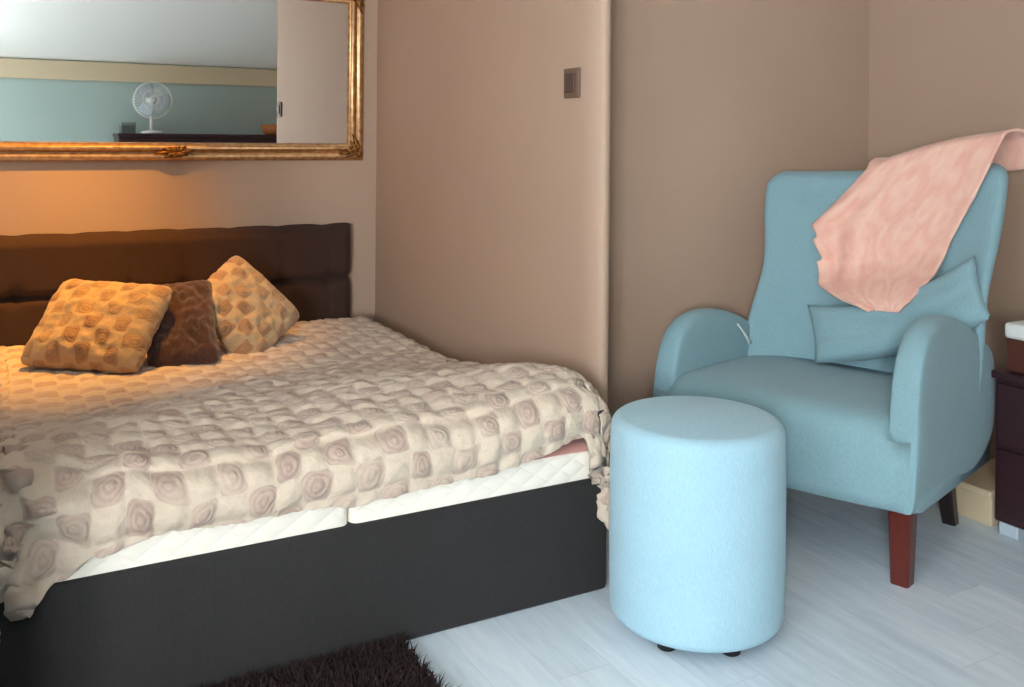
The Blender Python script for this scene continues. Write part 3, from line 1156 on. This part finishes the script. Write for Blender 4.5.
# salmon throw over the near upper corner of the backrest
def throw():
    # outline rows from the top edge down the front of the back, in chair-back coordinates (x towards alcove, height z)
    rows = [  # (left x, right x, z at left, z at right)
        (0.00, -0.430, 1.075, 1.150),
        (0.083, -0.385, 0.975, 1.056),
        (0.165, -0.335, 0.876, 0.956),
        (0.140, -0.292, 0.768, 0.861),
        (0.108, -0.268, 0.688, 0.762),
        (0.005, -0.226, 0.660, 0.685),
        (-0.085, -0.190, 0.636, 0.642),
    ]
    nu, nv = 70, 90
    V, UV, Fc = [], [], []
    def rowat(t):
        f = t * (len(rows) - 1)
        i = min(int(f), len(rows) - 2)
        k = f - i
        return tuple(rows[i][q] * (1 - k) + rows[i + 1][q] * k for q in range(4))
    over = 0.22   # length lying over the top and hanging behind
    for j in range(nv + 1):
        tt = j / nv
        for i in range(nu + 1):
            s = i / nu
            if tt < 0.25:
                k = 1 - tt / 0.25           # 1 at the tail behind the back, 0 at the front top edge
                xl, xr, zl, zr = rows[0]
                xr -= 0.05 * sstep(0.0, 0.6, k)
                x = xl + (xr - xl) * s
                ztop = max(back_top(x) + 0.020, zl + (zr - zl) * s + 0.040 * sin(min(1.0, s * 1.15) * pi * 0.62))
                yf = back_front_y(x, ztop) + 0.022
                ln = k * over
                if ln < 0.12:
                    a = ln / 0.12
                    y = yf - 0.135 * a
                    z = ztop + 0.018 * sin(a * pi)
                else:
                    y = yf - 0.135 - 0.004
                    z = ztop - (ln - 0.12)
                y += 0
            else:
                t = (tt - 0.25) / 0.75
                xl, xr, zl, zr = rowat(t)
                x = xl + (xr - xl) * s
                z = zl + (zr - zl) * s
                if 0.2 < t < 0.75:
                    saw = 0.0
                    if 0.335 < t < 0.40:
                        saw = 0.020 * (t - 0.335) / 0.065 if t < 0.39 else 0.017 * (0.40 - t) / 0.01
                    elif 0.42 < t < 0.52:
                        saw = 0.030 * (t - 0.42) / 0.10 if t < 0.505 else 0.025 * (0.52 - t) / 0.015
                    x -= saw * (1 - s) ** 4
                off = 0.022 + 0.006 * N3(x * 9, z * 9, 2.0) + 0.115 * sstep(0.55, 0.88, t)
                z += 0.040 * sstep(0.35, 0.0, t) * sin(min(1.0, s * 1.15) * pi * 0.62)
                # long soft folds at the far edge
                off += 0.014 * math.exp(-((s - 0.10) / 0.07) ** 2) * (0.5 + 0.5 * sin(t * 9))
                off += 0.016 * sin(s * 24 + t * 5 - 1.0) * max(0.0, 1 - s * 2.2) * sstep(0.1, 0.3, t)
                y = back_front_y(x, min(z, back_top(x))) + max(0.012, off)
                if z > back_top(x):
                    y -= 0.3 * (z - back_top(x))
            V.append(P(x, y, z))
            UV.append((s * 0.55, tt * 0.6))
    for j in range(nv):
        for i in range(nu):
            k = j * (nu + 1) + i
            Fc.append((k, k + 1, k + nu + 2, k + nu + 1))
    o = mesh('throw_blanket', V, Fc, M_THROW, None, True, UV)
    m = o.modifiers.new('thick', 'SOLIDIFY')
    m.thickness = 0.008
    m.offset = 0
    o.matrix_world = chair.matrix_world
    tag(o, 'salmon pink patterned throw draped over the top of the blue armchair back', 'throw')
throw()

# ---------------------------------------------------------------- nightstand at the right edge
def nightstand():
    x0, x1, y0, y1 = 2.636, 3.08, 1.25, 1.794
    t = thing('nightstand', 'dark plum-brown wooden nightstand on pale feet beside the armchair', 'nightstand', ((x0 + x1) / 2, (y0 + y1) / 2, 0))
    cx, cy = (x0 + x1) / 2, (y0 + y1) / 2
    def b(name, lo, hi, mat, bev=0.004, par=t):
        bm = bmesh.new()
        bm_box(bm, (lo[0] - cx, lo[1] - cy, lo[2]), (hi[0] - cx, hi[1] - cy, hi[2]), bev, 2)
        return bm_obj(name, bm, mat, par)
    b('body', (x0 + 0.012, y0, 0.035), (x1, y1, 0.463), M_NIGHT)
    b('top', (x0 - 0.01, y0 - 0.01, 0.463), (x1, y1 + 0.004, 0.485), M_NIGHT)
    b('drawer', (x0, y0 + 0.012, 0.055), (x0 + 0.02, y1 - 0.012, 0.255), M_NIGHT)
    b('drawer', (x0, y0 + 0.012, 0.265), (x0 + 0.02, y1 - 0.012, 0.450), M_NIGHT)
    for fx in (x0 + 0.03, x1 - 0.07):
        for fy in (y0 + 0.01, y1 - 0.075):
            o = b('foot', (fx - 0.02, fy, 0.0), (fx + 0.03, fy + 0.06, 0.036), M_GREYFOOT)
            o['label'] = 'pale grey block foot'
nightstand()

def lidded_box():
    t = thing('storage_box', 'reddish brown box with a white lid on the dark nightstand', 'box', (2.785, 1.64, 0.486))
    bm = bmesh.new()
    bm_box(bm, (-0.13, -0.16, 0.0), (0.13, 0.125, 0.105), 0.006, 2)
    bm_obj('body', bm, M_REDBOX, t)
    bm = bmesh.new()
    bm_box(bm, (-0.137, -0.167, 0.098), (0.137, 0.132, 0.145), 0.012, 4)
    o = bm_obj('lid', bm, M_PLASTIC, t, True)
    o['label'] = 'white rounded lid'
lidded_box()

# ---------------------------------------------------------------- shaggy rug
def rug():
    x0, x1, y0, y1 = -0.03, 0.835, 1.00, 2.018
    rnd = random.Random(3)
    V, Fc = [], []
    n = 24
    # backing slab
    bm = bmesh.new()
    bm_box(bm, (x0, y0, 0.001), (x1, y1, 0.012), 0.003, 1)
    def blade(px, py, h, w, lx, ly):
        a = rnd.uniform(0, pi)
        cx_, sx_ = cos(a) * w, sin(a) * w
        v = [bm.verts.new((px - cx_, py - sx_, 0.008)), bm.verts.new((px + cx_, py + sx_, 0.008)),
             bm.verts.new((px + cx_ * 0.7 + lx * 0.4, py + sx_ * 0.7 + ly * 0.4, 0.008 + h * 0.65)),
             bm.verts.new((px - cx_ * 0.7 + lx * 0.4, py - sx_ * 0.7 + ly * 0.4, 0.008 + h * 0.65)),
             bm.verts.new((px + lx, py + ly, 0.008 + h))]
        bm.faces.new((v[0], v[1], v[2], v[3]))
        bm.faces.new((v[3], v[2], v[4]))
    for _ in range(17000):
        if rnd.random() < 0.7:
            px, py = rnd.uniform(0.0, x1), rnd.uniform(1.6, y1)
        else:
            px, py = rnd.uniform(x0, x1), rnd.uniform(y0, y1)
        d = 0.014
        lx, ly = rnd.gauss(0, d) + 0.012 * N3(px * 14, py * 14), rnd.gauss(0, d) + 0.012 * N3(px * 14, py * 14, 5)
        if py > y1 - 0.03:
            ly = min(ly, 0.004)
        blade(px, py, rnd.uniform(0.018, 0.036), 0.0022, lx, ly)
    t = NT('dark_maroon_shag')
    nn = t.noise(t.coord(), 60, 3)
    m = t.fin(t.mix(nn.outputs[0], srgb(24, 12, 12), srgb(46, 25, 23)), 0.9)
    me = bpy.data.meshes.new('shaggy_rug')
    bm.to_mesh(me)
    bm.free()
    o = link_obj('shaggy_rug', me, m, None, False)
    tag(o, 'dark brown shaggy rug on the pale floor at the foot of the bed', 'rug')
rug()

# ---------------------------------------------------------------- far side of the room, seen in the mirror
def sideboard():
    x0, x1, y0, y1, z1 = 0.98, 2.75, YB + 0.01, YB + 0.42, 1.19
    t = thing('sideboard', 'tall dark wooden sideboard whose top shows along the bottom of the mirror', 'sideboard', ((x0 + x1) / 2, (y0 + y1) / 2, 0))
    cx, cy = (x0 + x1) / 2, (y0 + y1) / 2
    def b(name, lo, hi, mat, bev=0.004):
        bm = bmesh.new()
        bm_box(bm, (lo[0] - cx, lo[1] - cy, lo[2]), (hi[0] - cx, hi[1] - cy, hi[2]), bev, 2)
        return bm_obj(name, bm, mat, t)
    b('body', (x0 + 0.01, y0, 0.04), (x1 - 0.01, y1 - 0.02, z1 - 0.03), M_NIGHT)
    b('top', (x0, y0, z1 - 0.03), (x1, y1, z1), M_NIGHT)
    for k in range(3):
        w = (x1 - x0 - 0.06) / 3
        b('door', (x0 + 0.02 + k * (w + 0.01), y1 - 0.02, 0.06), (x0 + 0.02 + k * (w + 0.01) + w, y1 - 0.003, z1 - 0.05), M_NIGHT)
    for sx in (x0 + 0.03, x1 - 0.09):
        b('foot', (sx, y0 + 0.05, 0.0), (sx + 0.06, y1 - 0.06, 0.042), M_NIGHT)
sideboard()

def fan():
    t = thing('desk_fan', 'white desk fan on top of the sideboard reflected in the mirror', 'fan', (1.28, YB + 0.24, 1.19))
    lathe('base', [(0.01, 0.0), (0.10, 0.0), (0.105, 0.008), (0.09, 0.022), (0.03, 0.03), (0.01, 0.03)], M_PLASTIC, t, 40)
    bm = bmesh.new()
    tube_bm(bm, [(0, 0, 0.02), (0, 0, 0.16), (0, -0.02, 0.26)], [0.018, 0.015, 0.02], 14)
    bm_obj('pole', bm, M_PLASTIC, t, True)
    C_ = Vector((0, 0.06, 0.30))
    o = lathe('motor_housing', [(0.005, -0.07), (0.045, -0.06), (0.055, -0.02), (0.05, 0.02), (0.01, 0.03)], M_PLASTIC, t, 32)
    o.matrix_local = Matrix.Translation((0, 0.0, 0.30)) @ Matrix.Rotation(-pi / 2, 4, 'X')
    bm = bmesh.new()
    R = 0.165
    for yy, rr in ((0.0, R), (0.035, R * 0.98), (-0.035, R * 0.98), (0.055, R * 0.55), (0.062, R * 0.25)):
        tube_bm(bm, [(C_.x + rr * cos(2 * pi * k / 48), C_.y + yy, C_.z + rr * sin(2 * pi * k / 48)) for k in range(48)], 0.003, 6, True)
    for k in range(40):
        a = 2 * pi * k / 40
        for sg in (1, -1):
            tube_bm(bm, [(C_.x + r_ * R * cos(a), C_.y + sg * y_, C_.z + r_ * R * sin(a)) for r_, y_ in ((0.2, 0.063), (0.55, 0.055), (0.98, 0.035), (1.0, 0.0))], 0.0016, 5)
    bm_obj('guard', bm, M_PLASTIC, t, True)
    for q in range(3):
        V, Fc = [], []
        for i in range(9):
            for j in range(7):
                r_ = 0.03 + 0.115 * i / 8
                da = (j / 6 - 0.5) * radians(70) * (0.6 + 0.5 * sin(pi * min(1, i / 8 * 0.85 + 0.1)))
                a = q * 2 * pi / 3 + da
                V.append((C_.x + r_ * cos(a), C_.y + 0.03 * (j / 6 - 0.5), C_.z + r_ * sin(a)))
        for i in range(8):
            for j in range(6):
                k = i * 7 + j
                Fc.append((k, k + 1, k + 8, k + 7))
        o = mesh('blade', V, Fc, M_GREYFOOT, t)
        md = o.modifiers.new('thick', 'SOLIDIFY')
        md.thickness = 0.003
    o = lathe('hub', [(0.004, -0.02), (0.032, -0.02), (0.032, 0.012), (0.02, 0.024), (0.003, 0.027)], M_PLASTIC, t, 24)
    o.matrix_local = Matrix.Translation(C_) @ Matrix.Rotation(-pi / 2, 4, 'X')
fan()

def top_items():
    t = thing('storage_box', 'small grey box at the end of the sideboard reflected in the mirror', 'box', (1.08, YB + 0.22, 1.19))
    bm = bmesh.new()
    bm_box(bm, (-0.06, -0.08, 0.0), (0.06, 0.08, 0.085), 0.004, 2)
    bm_obj('body', bm, mat_plain('grey_card', srgb(96, 104, 100), 0.7), t)
    bm = bmesh.new()
    bm_box(bm, (-0.064, -0.084, 0.070), (0.064, 0.084, 0.098), 0.004, 2)
    bm_obj('lid', bm, mat_plain('pale_grey_card', srgb(130, 138, 132), 0.7), t)
    t = thing('basket', 'low orange-brown woven basket on the sideboard reflected beside the grey wall', 'basket', (2.42, YB + 0.23, 1.19))
    M_BASK = mat_wood('orange_brown_wicker', srgb(150, 82, 36), srgb(190, 112, 54), 0.7, (1, 1, 6), 50)
    prof_ = [(0.01, 0.0), (0.11, 0.0), (0.135, 0.04), (0.145, 0.085), (0.138, 0.086), (0.128, 0.045), (0.105, 0.012), (0.01, 0.012)]
    lathe('bowl', prof_, M_BASK, t, 40)
    bm = bmesh.new()
    tube_bm(bm, [(0.142 * cos(2 * pi * k / 48), 0.142 * sin(2 * pi * k / 48), 0.088 + 0.003 * (k % 2)) for k in range(48)], 0.008, 8, True)
    bm_obj('rim', bm, M_BASK, t, True)
top_items()

# tall wardrobe left of the bed's foot, just outside the photograph; it keeps the daylight off the bed's left side
def wardrobe():
    t = thing('wardrobe', 'tall dark wooden two-door wardrobe standing left of the foot of the bed', 'wardrobe', (-0.43, 1.64, 0))
    box('body', (-0.33, -0.24, 0.06), (0.31, 0.29, 1.96), M_NIGHT, t, 0.006)
    box('cornice', (-0.345, -0.265, 1.962), (0.325, 0.295, 2.0), M_NIGHT, t, 0.010)
    for k in (0, 1):
        d = box('door', (-0.32 + 0.315 * k, -0.262, 0.09), (-0.01 + 0.315 * k, -0.242, 1.93), M_NIGHT, t, 0.004)
        x = -0.045 + 0.06 * k
        box('knob', (x - 0.008, -0.282, 0.98), (x + 0.014, -0.263, 1.10), M_BLACK, d, 0.006)
    for sx in (-0.32, 0.24):
        for sy in (-0.23, 0.22):
            box('foot', (sx, sy, 0.0), (sx + 0.06, sy + 0.06, 0.062), M_NIGHT, t, 0.004)
wardrobe()

# ceiling spot above the bed (the lamp behind the warm pool of light)
def ceiling_spot():
    t = thing('ceiling_spotlight', 'white ceiling spotlight over the head of the bed', 'spotlight', (0.33, 3.33, ZC))
    lathe('canopy', [(0.01, -0.018), (0.055, -0.018), (0.06, -0.01), (0.06, 0.0), (0.01, 0.0)], M_PLASTIC, t, 32)
    aim = (Vector((0.30, 3.72, 0.60)) - Vector((0.33, 3.33, 2.255))).normalized()
    rot = (-aim).to_track_quat('Z', 'Y').to_matrix().to_4x4()
    loc = Vector((0, 0, 2.255 - ZC)) + (-aim) * 0.01
    o = lathe('shade', [(0.042, -0.06), (0.046, -0.06), (0.046, 0.05), (0.03, 0.07), (0.008, 0.072), (0.008, 0.068), (0.028, 0.062), (0.042, 0.046)], M_PLASTIC, t, 32, cap=False)
    o.matrix_local = Matrix.Translation(loc) @ rot
    bm = bmesh.new()
    tube_bm(bm, [tuple(loc - aim * 0.068), (0, 0, -0.05), (0, 0, -0.01)], 0.006, 8)
    bm_obj('stem', bm, M_PLASTIC, t, True)
ceiling_spot()
